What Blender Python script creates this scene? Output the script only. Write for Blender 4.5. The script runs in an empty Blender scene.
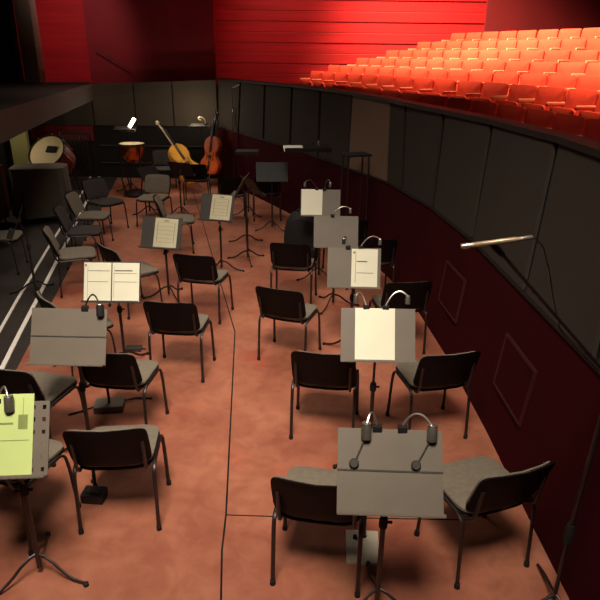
import bpy, bmesh, math, random
from mathutils import Vector, Matrix
random.seed(4)
S = bpy.context.scene
COL = S.collection
PI = math.pi
R = math.radians

# ------------------------------------------------------------------ camera
F, PITCH, CAM_H, ROLL = 600.0, R(22.2), 2.79, R(.68)

def ray(u, v):
    a, b = u-300, v-299
    c, s = math.cos(ROLL), math.sin(ROLL)
    U, V = (c*a+s*b)/F, (-s*a+c*b)/F
    return Vector((U, math.cos(PITCH)-V*math.sin(PITCH), -math.sin(PITCH)-V*math.cos(PITCH)))

def at(u, v, y):                       # where the sight line through a photo point reaches depth y
    d = ray(u, v)
    return Vector((0, 0, CAM_H)) + d*(y/d.y)

def lev(u, v, z=0.0):                  # where it reaches height z
    d = ray(u, v)
    return Vector((0, 0, CAM_H)) + d*((z-CAM_H)/d.z)

cam = bpy.data.cameras.new('camera')
co = bpy.data.objects.new('camera', cam)
COL.objects.link(co)
cam.lens = 36.0; cam.sensor_width = 36.0
cam.shift_y = -1/600
cam.clip_start = .05; cam.clip_end = 100
co.matrix_world = Matrix.Translation((0, 0, CAM_H)) @ Matrix.Rotation(PI/2-PITCH, 4, 'X') @ Matrix.Rotation(ROLL, 4, 'Z')
S.camera = co
S.view_settings.view_transform = 'Standard'
S.view_settings.look = 'None'
S.view_settings.exposure = 0
S.view_settings.gamma = 1

# ------------------------------------------------------------------ materials
def lin(c):
    return tuple((x/12.92 if x <= .04045 else ((x+.055)/1.055)**2.4) for x in c)

def rgb(r, g, b):
    return lin((r/255, g/255, b/255)) + (1,)

def mat(name, c, rough=.6, metal=0, var=.15, scale=12, bump=0, spec=.4, emit=None, estr=0, stretch=None):
    m = bpy.data.materials.new(name)
    m.use_nodes = True
    nt = m.node_tree; N = nt.nodes; L = nt.links
    p = N['Principled BSDF']
    p.inputs['Roughness'].default_value = rough
    p.inputs['Metallic'].default_value = metal
    p.inputs['Specular IOR Level'].default_value = spec
    tc = N.new('ShaderNodeTexCoord')
    mp = N.new('ShaderNodeMapping')
    if stretch: mp.inputs['Scale'].default_value = stretch
    L.new(tc.outputs['Object'], mp.inputs['Vector'])
    nz = N.new('ShaderNodeTexNoise'); nz.inputs['Scale'].default_value = scale; nz.inputs['Detail'].default_value = 5
    L.new(mp.outputs['Vector'], nz.inputs['Vector'])
    cr = N.new('ShaderNodeValToRGB')
    cr.color_ramp.elements[0].position = .3; cr.color_ramp.elements[1].position = .7
    cr.color_ramp.elements[0].color = tuple(x*(1-var) for x in c[:3])+(1,)
    cr.color_ramp.elements[1].color = tuple(min(1, x*(1+var)) for x in c[:3])+(1,)
    L.new(nz.outputs['Fac'], cr.inputs['Fac'])
    L.new(cr.outputs['Color'], p.inputs['Base Color'])
    if bump:
        b = N.new('ShaderNodeBump'); b.inputs['Strength'].default_value = bump; b.inputs['Distance'].default_value = .01
        n2 = N.new('ShaderNodeTexNoise'); n2.inputs['Scale'].default_value = scale*18
        L.new(mp.outputs['Vector'], n2.inputs['Vector'])
        L.new(n2.outputs['Fac'], b.inputs['Height']); L.new(b.outputs['Normal'], p.inputs['Normal'])
    if emit:
        p.inputs['Emission Color'].default_value = emit
        p.inputs['Emission Strength'].default_value = estr
    return m

M = {}
M['black_plastic'] = mat('black_plastic', rgb(17, 11, 10), .55, spec=.12)
M['black_metal'] = mat('black_metal', rgb(30, 20, 18), .4, spec=.6)
M['fabric'] = mat('seat_fabric', rgb(120, 110, 96), .95, var=.12, scale=30, bump=.4)
M['fabric_dark'] = mat('seat_fabric_dark', rgb(62, 54, 52), .95, var=.12, scale=30, bump=.4)
M['rubber'] = mat('rubber', rgb(22, 20, 20), .8)
M['desk'] = mat('desk_grey', rgb(108, 99, 88), .55, var=.06, scale=6, spec=.4)
M['desk_dark'] = mat('desk_charcoal', rgb(62, 57, 53), .55, var=.08, scale=6)
M['desk_black'] = mat('desk_black', rgb(34, 30, 29), .5, var=.08)
M['paper'] = mat('paper', rgb(228, 225, 202), .85, var=.03, scale=5, spec=.2)
M['paper_old'] = mat('paper_old', rgb(196, 188, 158), .85, var=.06, scale=7, spec=.2)
M['paper_green'] = mat('paper_green', rgb(196, 214, 138), .85, var=.04, scale=5, spec=.2)
M['ink'] = mat('ink', rgb(112, 106, 92), .9)
M['ink_green'] = mat('ink_green', rgb(128, 142, 82), .9)
M['silver'] = mat('silver', rgb(200, 195, 185), .3, metal=.9, var=.05)
M['lamp_grey'] = mat('lamp_grey', rgb(88, 82, 74), .4, metal=.3)
M['lamp_lit'] = mat('lamp_lit', rgb(250, 240, 225), .5, emit=(1, .86, .7, 1), estr=4)
M['panel'] = mat('panel_cloth', rgb(50, 42, 35), .95, var=.06, scale=3, bump=.2)
M['panel_back'] = mat('panel_cloth_back', rgb(72, 62, 52), .95, var=.06, scale=3, bump=.2)
M['panel_slab'] = mat('panel_bare', rgb(112, 88, 72), .9, var=.05, scale=2)
M['gap'] = mat('gap_black', rgb(14, 10, 9), .9)
M['maroon'] = mat('maroon_wall', rgb(56, 7, 13), .9, var=.12, scale=2, spec=.08)
M['maroon_edge'] = mat('maroon_edge', rgb(58, 16, 20), .6)
M['cap'] = mat('cap_rail', rgb(28, 20, 19), .6)
M['seat_red'] = mat('theatre_red', rgb(216, 50, 34), .85, var=.1, scale=8, bump=.2)
M['seat_edge'] = mat('theatre_red_edge', rgb(240, 130, 110), .7, var=.05)
M['red_wall'] = mat('red_boards', rgb(190, 22, 36), .6, var=.18, scale=1.5, stretch=(.3, .3, 6))
M['red_dark'] = mat('red_dark_wall', rgb(128, 16, 32), .7, var=.1, scale=1.5)  # on wall_rear this darker red paints in weaker light
M['carpet'] = mat('auditorium_carpet', rgb(80, 20, 22), .95)
M['stage'] = mat('stage_boards', rgb(48, 42, 38), .7, var=.15, scale=2, stretch=(4, .3, 1))
M['fascia'] = mat('stage_fascia', rgb(62, 54, 48), .8, var=.06, scale=3)
M['pier'] = mat('stage_pier', rgb(110, 98, 88), .9, var=.05)
M['curtain'] = mat('black_curtain', rgb(16, 13, 13), .95)
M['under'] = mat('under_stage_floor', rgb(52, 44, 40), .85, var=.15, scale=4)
M['white_strip'] = mat('white_strip', rgb(245, 236, 225), .6, var=.04)
M['green_wall'] = mat('pale_green_wall', rgb(176, 172, 110), .9, var=.05, scale=2)
M['black_wall'] = mat('black_wall', rgb(24, 19, 18), .9)
M['skin'] = mat('drum_head', rgb(236, 214, 168), .7, var=.06, scale=4)
M['shell'] = mat('drum_shell', rgb(120, 30, 24), .35, var=.2, scale=4, spec=.6)
M['copper'] = mat('copper', rgb(220, 120, 60), .25, metal=.9)
M['wood_gold'] = mat('golden_varnish', rgb(226, 160, 62), .3, var=.2, scale=5, spec=.6)
M['wood_red'] = mat('red_varnish', rgb(196, 84, 34), .3, var=.2, scale=5, spec=.6)
M['wood_dark'] = mat('dark_wood', rgb(40, 26, 20), .4)
M['maple'] = mat('pale_neck_wood', rgb(225, 205, 175), .35, var=.08)
M['cabinet'] = mat('brown_wood', rgb(112, 60, 36), .5, var=.2, scale=4, stretch=(1, 1, .2))
M['cover'] = mat('grey_cover', rgb(96, 86, 78), .95, var=.12, scale=5, bump=.3)
M['brass'] = mat('brushed_tube', rgb(90, 82, 74), .35, metal=.8)
M['mic'] = mat('mic_champagne', rgb(158, 140, 116), .4, metal=.5, var=.05)
M['cream'] = mat('cream_plate', rgb(212, 200, 180), .6, var=.05)
M['case'] = mat('black_case', rgb(20, 17, 18), .8, bump=.2)

def floor_material():
    m = bpy.data.materials.new('pit_floor'); m.use_nodes = True
    nt = m.node_tree; N = nt.nodes; L = nt.links; p = N['Principled BSDF']
    p.inputs['Roughness'].default_value = .62; p.inputs['Specular IOR Level'].default_value = .3
    tc = N.new('ShaderNodeTexCoord')
    n1 = N.new('ShaderNodeTexNoise'); n1.inputs['Scale'].default_value = 1.1; n1.inputs['Detail'].default_value = 7; n1.inputs['Roughness'].default_value = .65
    L.new(tc.outputs['Object'], n1.inputs['Vector'])
    r1 = N.new('ShaderNodeValToRGB')
    r1.color_ramp.elements[0].position = .32; r1.color_ramp.elements[0].color = rgb(146, 82, 63)
    r1.color_ramp.elements[1].position = .68; r1.color_ramp.elements[1].color = rgb(180, 116, 90)
    L.new(n1.outputs['Fac'], r1.inputs['Fac'])
    n2 = N.new('ShaderNodeTexNoise'); n2.inputs['Scale'].default_value = .9; n2.inputs['Detail'].default_value = 2
    mp = N.new('ShaderNodeMapping'); mp.inputs['Location'].default_value = (3.3, 1.7, 0)
    L.new(tc.outputs['Object'], mp.inputs['Vector']); L.new(mp.outputs['Vector'], n2.inputs['Vector'])
    r2 = N.new('ShaderNodeValToRGB'); r2.color_ramp.elements[0].position = .6; r2.color_ramp.elements[1].position = .72
    L.new(n2.outputs['Fac'], r2.inputs['Fac'])
    mx = N.new('ShaderNodeMix'); mx.data_type = 'RGBA'; mx.inputs[7].default_value = rgb(178, 82, 58)   # fresher red paint patches
    ml = N.new('ShaderNodeMath'); ml.operation = 'MULTIPLY'; ml.inputs[1].default_value = .6
    L.new(r2.outputs['Color'], ml.inputs[0]); L.new(ml.outputs[0], mx.inputs[0]); L.new(r1.outputs['Color'], mx.inputs[6])
    n3 = N.new('ShaderNodeTexNoise'); n3.inputs['Scale'].default_value = 5; n3.inputs['Detail'].default_value = 6; n3.inputs['Distortion'].default_value = 1.5
    L.new(tc.outputs['Object'], n3.inputs['Vector'])
    r3 = N.new('ShaderNodeValToRGB'); r3.color_ramp.elements[0].position = .35; r3.color_ramp.elements[0].color = (.84, .80, .78, 1); r3.color_ramp.elements[1].position = .6
    L.new(n3.outputs['Fac'], r3.inputs['Fac'])
    mu = N.new('ShaderNodeMix'); mu.data_type = 'RGBA'; mu.blend_type = 'MULTIPLY'; mu.inputs[0].default_value = 1
    L.new(mx.outputs[2], mu.inputs[6]); L.new(r3.outputs['Color'], mu.inputs[7])
    L.new(mu.outputs[2], p.inputs['Base Color'])
    return m
M['floor'] = floor_material()

# ------------------------------------------------------------------ mesh helpers
class MB:
    def __init__(s): s.bm = bmesh.new(); s.mi = 0
    def face(s, vs):
        f = s.bm.faces.new(vs); f.material_index = s.mi; return f
    def poly(s, pts):
        return s.face([s.bm.verts.new(p) for p in pts])
    def box(s, c, d, rot=None, bev=0):
        before = set(s.bm.faces)
        mt = Matrix.Translation(c) @ (rot.to_4x4() if rot else Matrix()) @ Matrix.Diagonal((d[0], d[1], d[2], 1))
        g = bmesh.ops.create_cube(s.bm, size=1, matrix=mt)
        if bev:
            es = list({e for v in g['verts'] for e in v.link_edges})
            bmesh.ops.bevel(s.bm, geom=es, offset=bev, segments=2, affect='EDGES', profile=.6)
        for f in s.bm.faces:
            if f not in before: f.material_index = s.mi
        return s
    def tube(s, pts, r, n=10, cap=True, flat=1.0):
        pts = [Vector(p) for p in pts]
        rs = r if isinstance(r, (list, tuple)) else [r]*len(pts)
        t0 = (pts[1]-pts[0]).normalized()
        up = Vector((0, 0, 1)) if abs(t0.z) < .9 else Vector((1, 0, 0))
        nrm = (up - t0*up.dot(t0)).normalized()
        rings = []
        for i, p in enumerate(pts):
            t = ((pts[min(i+1, len(pts)-1)]-p).normalized() + (p-pts[max(i-1, 0)]).normalized())
            t.normalize()
            nrm = (nrm - t*nrm.dot(t)).normalized()
            b = t.cross(nrm)
            rings.append([s.bm.verts.new(p + rs[i]*(math.cos(2*PI*k/n)*nrm + flat*math.sin(2*PI*k/n)*b)) for k in range(n)])
        for a, b in zip(rings, rings[1:]):
            for k in range(n): s.face([a[k], a[(k+1) % n], b[(k+1) % n], b[k]])
        if cap: s.face(rings[0][::-1]); s.face(rings[-1])
        return s
    def lathe(s, prof, c=(0, 0, 0), rot=None, n=24):
        mt = Matrix.Translation(c) @ (rot.to_4x4() if rot else Matrix())
        rings = []
        for r, z in prof:
            if r < 1e-5: rings.append([s.bm.verts.new(mt @ Vector((0, 0, z)))])
            else: rings.append([s.bm.verts.new(mt @ Vector((r*math.cos(2*PI*k/n), r*math.sin(2*PI*k/n), z))) for k in range(n)])
        for a, b in zip(rings, rings[1:]):
            for k in range(n):
                j = (k+1) % n
                if len(a) == 1 and len(b) == 1: continue
                if len(a) == 1: s.face([a[0], b[j], b[k]])
                elif len(b) == 1: s.face([a[k], a[j], b[0]])
                else: s.face([a[k], a[j], b[j], b[k]])
        return s
    def pad(s, W, H, th, fn, p=5, rings=5, n=40, puff=.0):
        # rounded-rectangle cushion; fn(x, z, o) places a point with offset o through its thickness
        def ring(k, side):
            out = []
            for i in range(n):
                a = 2*PI*i/n; ca, sa = math.cos(a), math.sin(a)
                x = math.copysign(abs(ca)**(2/p), ca); z = math.copysign(abs(sa)**(2/p), sa)
                q = k/rings
                o = side*th/2 * (1 if q < .9 else .45) + side*puff*(1-q*q)
                out.append(s.bm.verts.new(fn(x*q*W/2, z*q*H/2, o)))
            return out
        for side in (1, -1):
            rr = [ring(k, side) for k in range(1, rings+1)]
            c = s.bm.verts.new(fn(0, 0, side*(th/2+puff)))
            for i in range(n):
                j = (i+1) % n
                s.face([c, rr[0][i], rr[0][j]] if side > 0 else [c, rr[0][j], rr[0][i]])
                for a, b in zip(rr, rr[1:]):
                    s.face([a[i], b[i], b[j], a[j]] if side > 0 else [a[j], b[j], b[i], a[i]])
            if side > 0: outer = rr[-1]
            else:
                for i in range(n):
                    j = (i+1) % n; s.face([outer[j], outer[i], rr[-1][i], rr[-1][j]])
        return s
    def prism(s, outline, d0, d1, fn):
        # outline (a, b) extruded from d0 to d1, mapped by fn(a, b, d)
        A = [s.bm.verts.new(fn(a, b, d0)) for a, b in outline]
        B = [s.bm.verts.new(fn(a, b, d1)) for a, b in outline]
        s.face(A[::-1]); s.face(B)
        for i in range(len(A)):
            j = (i+1) % len(A); s.face([A[i], A[j], B[j], B[i]])
        return s
    def build(s, name, mats, parent=None, smooth=True):
        bmesh.ops.recalc_face_normals(s.bm, faces=s.bm.faces)
        me = bpy.data.meshes.new(name); s.bm.to_mesh(me); s.bm.free()
        for m in (mats if isinstance(mats, (list, tuple)) else [mats]): me.materials.append(m)
        if smooth:
            for p_ in me.polygons: p_.use_smooth = True
            try: me.set_sharp_from_angle(angle=R(38))
            except Exception: pass
        o = bpy.data.objects.new(name, me); COL.objects.link(o)
        if parent: o.parent = parent
        return o

def tag(o, label, cat, group=None):
    o['label'] = label; o['category'] = cat
    if group: o['group'] = group
    return o

def thing(name, label, cat, loc=(0, 0, 0), rz=0, group=None):
    o = bpy.data.objects.new(name, None); COL.objects.link(o)
    o.empty_display_size = .1
    o.location = loc; o.rotation_euler = (0, 0, rz)
    return tag(o, label, cat, group)

def struct(o, cat=None):
    o['kind'] = 'structure'; return o

kids = {}
def dup(root, loc, rz, label, group=None):
    r = root.copy(); COL.objects.link(r); r.location = loc; r.rotation_euler = (0, 0, rz)
    r['label'] = label
    if group: r['group'] = group
    for ch in list(root.children):
        c = ch.copy(); COL.objects.link(c); c.parent = r
        for g in list(ch.children):
            d = g.copy(); COL.objects.link(d); d.parent = c
    return r

def arc(p0, p1, p2, n=6):
    p0, p1, p2 = Vector(p0), Vector(p1), Vector(p2)
    return [(1-t)**2*p0 + 2*t*(1-t)*p1 + t*t*p2 for t in [i/n for i in range(n+1)]]

# ------------------------------------------------------------------ setting: the pit
L1 = [lev(*q) for q in [(0, 331), (17.5, 300), (52, 242), (70, 214), (85, 190), (97, 176)]]
def strip_line(y): return -1.93 - .2*y + .0*y        # plan line under the stage edge
def edge_x(y, off=0): return -2.02 - .185*y + off

# wall on the audience side: plan points at the ledge (1.2 m) and at the rim (2.26 m)
MID = [(1.68, -.5), (1.66, 1.6), (1.65, 2.98), (1.63, 4.08), (1.60, 5.42), (1.48, 6.66), (1.28, 7.62), (1.15, 8.15), (.70, 9.17), (.27, 10.19), (-.22, 11.26), (-.77, 12.3), (-1.38, 13.4), (-1.95, 14.4)]
TOP = [(1.86, -.5), (1.84, 1.6), (1.81, 3.26), (1.81, 4.37), (1.68, 5.52), (1.47, 6.5), (1.23, 7.5), (1.13, 8.12), (.75, 9.45), (.30, 10.6), (-.19, 11.6), (-.74, 12.45), (-1.3, 13.3), (-1.92, 14.4)]
BASE = [(1.56, -.5), (1.53, 1.6), (1.51, 2.98), (1.51, 4.08), (1.47, 5.42), (1.38, 6.66), (1.20, 7.62), (1.07, 8.15), (.63, 9.17), (.20, 10.19), (-.29, 11.26), (-.84, 12.3), (-1.44, 13.4), (-2.0, 14.4)]
ZM, ZT = 1.2, 2.26

b = MB()                                             # painted pit floor
fl_l = [(edge_x(y)+.27, y) for y in (-.5, 3, 6, 9, 12, 14.4)]
pts = [(x, y, 0) for x, y in BASE] + [(x, y, 0) for x, y in reversed(fl_l)]
b.poly(pts)
bmesh.ops.triangulate(b.bm, faces=b.bm.faces[:])
struct(b.build('floor', M['floor'], smooth=False))
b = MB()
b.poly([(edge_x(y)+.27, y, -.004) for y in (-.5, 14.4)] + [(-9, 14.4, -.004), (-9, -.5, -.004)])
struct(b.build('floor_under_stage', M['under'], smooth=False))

def ribbon(name, path, w, z, m):
    b = MB(); V = [Vector((x, y, 0)) for x, y in path]
    out = []
    for i, p in enumerate(V):
        t = (V[min(i+1, len(V)-1)]-V[max(i-1, 0)]).normalized(); n = Vector((-t.y, t.x, 0))
        out.append((p+n*w/2, p-n*w/2))
    for (a, c), (e, g) in zip(out, out[1:]):
        b.prism([(0, 0), (1, 0), (1, 1), (0, 1)], 0, z, lambda u, v, d, a=a, c=c, e=e, g=g: ((a.lerp(c, u)).lerp(e.lerp(g, u), v)) + Vector((0, 0, d)))
    return struct(b.build(name, m, smooth=False))
l1 = [(p.x, p.y) for p in [lev(*q) for q in [(-60, 436), (0, 331), (17.5, 300), (52, 242), (70, 214), (85, 188), (93, 172)]]]
l2 = [(p.x, p.y) for p in [lev(*q) for q in [(-40, 456), (0, 373), (16, 341), (35, 304), (67, 242), (78, 219), (92, 191), (103, 170)]]]
ribbon('trim_1', l1, .035, .012, M['white_strip'])
ribbon('trim_2', l2, .045, .012, M['white_strip'])
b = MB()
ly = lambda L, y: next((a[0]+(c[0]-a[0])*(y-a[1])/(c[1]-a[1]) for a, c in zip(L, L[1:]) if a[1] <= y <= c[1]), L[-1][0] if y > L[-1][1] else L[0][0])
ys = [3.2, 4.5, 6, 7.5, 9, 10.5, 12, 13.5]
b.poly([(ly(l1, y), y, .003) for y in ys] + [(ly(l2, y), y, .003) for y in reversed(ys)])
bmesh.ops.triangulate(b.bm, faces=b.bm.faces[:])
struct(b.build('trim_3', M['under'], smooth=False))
seam = [(p.x, p.y) for p in [lev(*q) for q in [(221, 600), (222, 550), (226, 515), (235, 332), (222, 288), (212, 255), (202, 220), (193, 192)]]]
ribbon('trim_4', seam, .012, .002, M['gap'])
ribbon('trim_5', [(p.x, p.y) for p in [lev(226, 515), lev(272, 516.5), lev(470, 520)]], .008, .002, M['gap'])

# audience-side wall: maroon base, leaning cloth panels above, cap rail
wr = bpy.data.objects.new('wall_right', None); COL.objects.link(wr); struct(wr)
b = MB()
for i in range(len(BASE)-1):
    b.poly([(*BASE[i], 0), (*BASE[i+1], 0), (*MID[i+1], ZM), (*MID[i], ZM)])
b.bm.verts.ensure_lookup_table()
bmesh.ops.remove_doubles(b.bm, verts=b.bm.verts[:], dist=.001)
b.build('lower_wall', M['maroon'], wr)
def nrm2(P, i):
    a, c = Vector(P[max(i-1, 0)]), Vector(P[min(i+1, len(P)-1)]); t = (c-a).normalized(); return Vector((t.y, -t.x))
b = MB()                                             # black backing behind the panel joints
for i in range(len(MID)-1):
    m0, m1 = Vector(MID[i])+nrm2(MID, i)*.05, Vector(MID[i+1])+nrm2(MID, i+1)*.05
    t0, t1 = Vector(TOP[i])+nrm2(TOP, i)*.05, Vector(TOP[i+1])+nrm2(TOP, i+1)*.05
    b.poly([(*m0, ZM), (*m1, ZM), (*t1, ZT), (*t0, ZT)])
b.build('backing', M['gap'], wr)
b = MB()
for i in range(len(MID)-1):                          # small ledge on top of the maroon wall
    n0, n1 = nrm2(MID, i), nrm2(MID, i+1)
    a, c = Vector(MID[i]), Vector(MID[i+1])
    q = [a-n0*.015, c-n1*.015, c+n1*.06, a+n0*.06]
    for z0 in (ZM-.012,):
        A = [b.bm.verts.new((*p, z0)) for p in q]; B = [b.bm.verts.new((*p, z0+.018)) for p in q]
        b.face(A[::-1]); b.face(B)
        for k in range(4): b.face([A[k], A[(k+1) % 4], B[(k+1) % 4], B[k]])
b.build('ledge', M['cap'], wr)
for i in range(len(MID)-1):
    if i == 6: mm, nm = M['panel'], 'panel'
    elif i == 7: mm, nm = M['panel_slab'], 'bare_panel'
    else: mm, nm = M['panel'], 'panel'
    m0, m1, t0, t1 = Vector(MID[i]), Vector(MID[i+1]), Vector(TOP[i]), Vector(TOP[i+1])
    g = .042 if i != 7 else .01
    dm, dt = (m1-m0).normalized()*g, (t1-t0).normalized()*g
    n_ = nrm2(MID, i)*.028
    b = MB()
    A, B, C_, D = (Vector((*p, z)) for p, z in ((m0+dm, ZM+.01), (m1-dm, ZM+.01), (t1-dt, ZT-.02), (t0+dt, ZT-.02)))
    n3 = Vector((n_.x, n_.y, 0)); G = 8
    P = [[(A.lerp(B, u/G)).lerp(D.lerp(C_, u/G), v/G) for u in range(G+1)] for v in range(G+1)]
    f = [[b.bm.verts.new(p) for p in row] for row in P]; k_ = [[b.bm.verts.new(p+n3) for p in row] for row in P]
    for v in range(G):
        for u in range(G):
            b.face([f[v][u], f[v][u+1], f[v+1][u+1], f[v+1][u]]); b.face([k_[v][u], k_[v+1][u], k_[v+1][u+1], k_[v][u+1]])
    edge = [(0, u) for u in range(G)]+[(v, G) for v in range(G)]+[(G, u) for u in range(G, 0, -1)]+[(v, 0) for v in range(G, 0, -1)]
    for (a0, a1), (c0, c1) in zip(edge, edge[1:]+edge[:1]): b.face([f[a0][a1], k_[a0][a1], k_[c0][c1], f[c0][c1]])
    o = b.build(nm, mm, wr)
    if i == 7: o['label'] = 'lighter brown panel without cloth'
b = MB()                                             # cap rail
for i in range(len(TOP)-1):
    n0, n1 = nrm2(TOP, i), nrm2(TOP, i+1)
    a, c = Vector(TOP[i]), Vector(TOP[i+1])
    q = [a-n0*.02, c-n1*.02, c+n1*.16, a+n0*.16]
    A = [b.bm.verts.new((*p, ZT-.03)) for p in q]; B = [b.bm.verts.new((*p, ZT+.015)) for p in q]
    b.face(A[::-1]); b.face(B)
    for k in range(4): b.face([A[k], A[(k+1) % 4], B[(k+1) % 4], B[k]])
b.build('cap_rail', M['cap'], wr)

# service hatches on the maroon wall
def wall_pt(y, z, off=.0):                           # a point on the sloping maroon wall
    for (x0, y0), (x1, y1), (u0, v0), (u1, v1) in zip(BASE, BASE[1:], MID, MID[1:]):
        if y0 <= y <= y1:
            t = (y-y0)/(y1-y0); xb = x0+(x1-x0)*t; xm = u0+(u1-u0)*t
            return Vector((xb+(xm-xb)*z/ZM-off, y, z))
for y0, y1, lab in ((3.56, 4.12, 'maroon service hatch in the pit wall right of the chair at the wall, nearer one'), (5.3, 5.86, 'faint maroon service hatch in the pit wall farther down the pit')):
    t = thing('service_hatch', lab, 'hatch', wall_pt((y0+y1)/2, .4))
    o0 = t.location.copy()
    b = MB(); b.prism([(y0, .42), (y1, .42), (y1, .82), (y0, .82)], 0, .012, lambda a, c, d: wall_pt(a, c, d+.002)-o0); b.build('hatch_panel', M['maroon'], t, smooth=False)
    b = MB()
    for a0, a1, c0, c1 in ((y0-.02, y1+.02, .82, .84), (y0-.02, y1+.02, .40, .42), (y0-.02, y0, .42, .82), (y1, y1+.02, .42, .82)):
        b.prism([(a0, c0), (a1, c0), (a1, c1), (a0, c1)], 0, .018, lambda a, c, d: wall_pt(a, c, d+.002)-o0)
    b.build('hatch_frame', M['maroon_edge'], t, smooth=False)

# back wall of the pit
YB = 14.4
wb = bpy.data.objects.new('wall_back', None); COL.objects.link(wb); struct(wb)
b = MB(); b.box((-4.7, YB+.1, 1.06), (6.0, .1, 2.12)); b.build('lower_wall', M['black_wall'], wb, smooth=False)
xs = [(-6.4, -4.83), (-4.8, -3.86), (-3.83, -2.98), (-2.95, -1.96)]
for i, (x0, x1) in enumerate(xs):
    zt0 = 2.11 + (x0+4.8)*.042; zt1 = 2.11+(x1+4.8)*.042
    b = MB(); b.prism([(x0, 1.21), (x1, 1.21+(.03 if i == 3 else 0)), (x1, zt1), (x0, zt0)], YB+.0, YB+.05, lambda a, c, d: Vector((a, d, c)))
    b.build('panel', M['panel_back'], wb, smooth=False)
b = MB(); b.box((-5.6, YB+.02, 1.03), (1.45, .05, .33)); b.build('red_board', M['red_dark'], wb, smooth=False)
b = MB()
for z in (.35, .75): b.box((-3.4, YB+.03, z), (2.7, .03, .025))
b.build('batten', M['desk_dark'], wb, smooth=False)

# stage on the left: floor slab with fascia, pier, curtain
b = MB(); zs = 2.16
out = [(edge_x(y, .0)-.09+.02*0, y) for y in (-.5, 3, 7, 10, 13.9)]
out = [(-2.13, 0), (-2.67, 3), (-3.4, 7.04), (-3.86, 9.6), (-4.5, 13.6), (-4.86, 14.39)]
b.poly([(x, y, zs) for x, y in out] + [(-10, 14.39, zs), (-10, 0, zs)])
b.poly([(x, y, zs-.33) for x, y in out] + [(-10, 14.39, zs-.33), (-10, 0, zs-.33)])
struct(b.build('floor_stage', M['stage'], smooth=False))
b = MB()
for (x0, y0), (x1, y1) in zip(out, out[1:]):
    b.poly([(x0, y0, zs-.335), (x1, y1, zs-.335), (x1, y1, zs+.004), (x0, y0, zs+.004)])
struct(b.build('trim_6', M['fascia'], smooth=False))
b = MB(); p0 = at(25, 88, 13.2); p1 = at(44, 86, 13.4)
b.box(((p0.x+p1.x)/2, 13.4, 3.4), (p1.x-p0.x, .3, 2.46)); struct(b.build('wall_pier', M['pier'], smooth=False))
def curtain(name, x0, x1, y, z0, z1, m, n=40, amp=.05, fold=.22):
    b = MB(); A = []
    for i in range(n+1):
        x = x0+(x1-x0)*i/n; yy = y+amp*math.sin(2*PI*(x-x0)/fold)
        A.append((b.bm.verts.new((x, yy, z0)), b.bm.verts.new((x, yy, z1))))
    for (a, c), (e, g) in zip(A, A[1:]): b.face([a, e, g, c])
    return b.build(name, m)
tag(curtain('stage_curtain', -9.2, p0.x+.1, 13.0, 2.17, 4.6, M['curtain']), 'black stage curtain at the far upper left above the stage floor', 'curtain')

# red walls of the hall behind the pit
b = MB(); b.box((-6.2, 15.6, 3.2), (3.2, .2, 3.2)); struct(b.build('wall_left', M['red_wall'], smooth=False))
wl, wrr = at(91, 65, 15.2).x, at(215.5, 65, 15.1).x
b = MB(); b.box(((wl+wrr)/2, 15.2, 2.9), (wrr-wl, .2, 3.0)); struct(b.build('wall_rear', M['red_dark'], smooth=False))  # dimmer light on this wall is put into its darker red
b = MB()
nb = 14
for k in range(nb):
    b.box((1.2, 17.6-.02*(k % 2), 1.9+k*.26), (7.4, .12, .255), bev=.014)
struct(b.build('wall_front', M['red_wall'], smooth=False))
b = MB(); b.box((10.6, 17.5, 3.7), (11.6, .2, 5.2)); struct(b.build('wall_house', M['red_dark'], smooth=False))
b = MB(); b.tube([at(95, 49, 15), at(130, 70, 15)], .012, 6)
tag(b.build('handrail', M['fascia']), 'thin diagonal grey rail on the dim red wall above the pit', 'rail')

# ------------------------------------------------------------------ auditorium seats
def rim_pts():
    base = [(1.83, 1.0), (1.82, 3.2), (1.78, 4.6), (1.70, 5.6), (1.50, 6.5), (1.24, 7.5), (.79, 9.3), (.30, 10.5), (-.19, 11.55), (-.74, 12.6), (-1.3, 13.7), (-1.9, 14.9)]
    return base
# smooth guide: straight along y, then bending to the left
def guide(s):                                        # s in metres from y = 1
    if s < 4.2: return Vector((1.82, 1+s)), 0.0
    L = 4.2; turn = R(25)
    if s < 4.2+L:
        a = (s-4.2)/L*turn; r = L/turn
        return Vector((1.82 - r*(1-math.cos(a)), 5.2 + r*math.sin(a))), a
    a = turn; r = L/turn
    p = Vector((1.82 - r*(1-math.cos(a)), 5.2 + r*math.sin(a))); d = s-8.4
    return p + Vector((-math.sin(a), math.cos(a)))*d, a
ROWS = [(.95, 1.37), (1.78, 1.56), (2.62, 1.68), (3.46, 1.85), (4.3, 2.04), (5.14, 2.25), (5.98, 2.47)]
# stepped floor under the rows
steps = []
prev = .2
for k, (off, zf) in enumerate(ROWS):
    o1 = off+.38
    b = MB(); ring = []
    for i in range(0, 34):
        p, a = guide(-1.5+i*.53)
        n = Vector((math.cos(a), math.sin(a)))
        q = [p+n*prev, p+n*o1]
        ring.append([b.bm.verts.new((q[0].x, q[0].y, zf-.6)), b.bm.verts.new((q[0].x, q[0].y, zf)), b.bm.verts.new((q[1].x, q[1].y, zf)), b.bm.verts.new((q[1].x, q[1].y, zf-.6))])
    for A, B in zip(ring, ring[1:]):
        for j in range(3): b.face([A[j], A[j+1], B[j+1], B[j]])
    b.face(ring[0]); b.face(ring[-1][::-1])
    struct(b.build('floor_tier', M['carpet'], smooth=False))
    prev = o1

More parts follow.
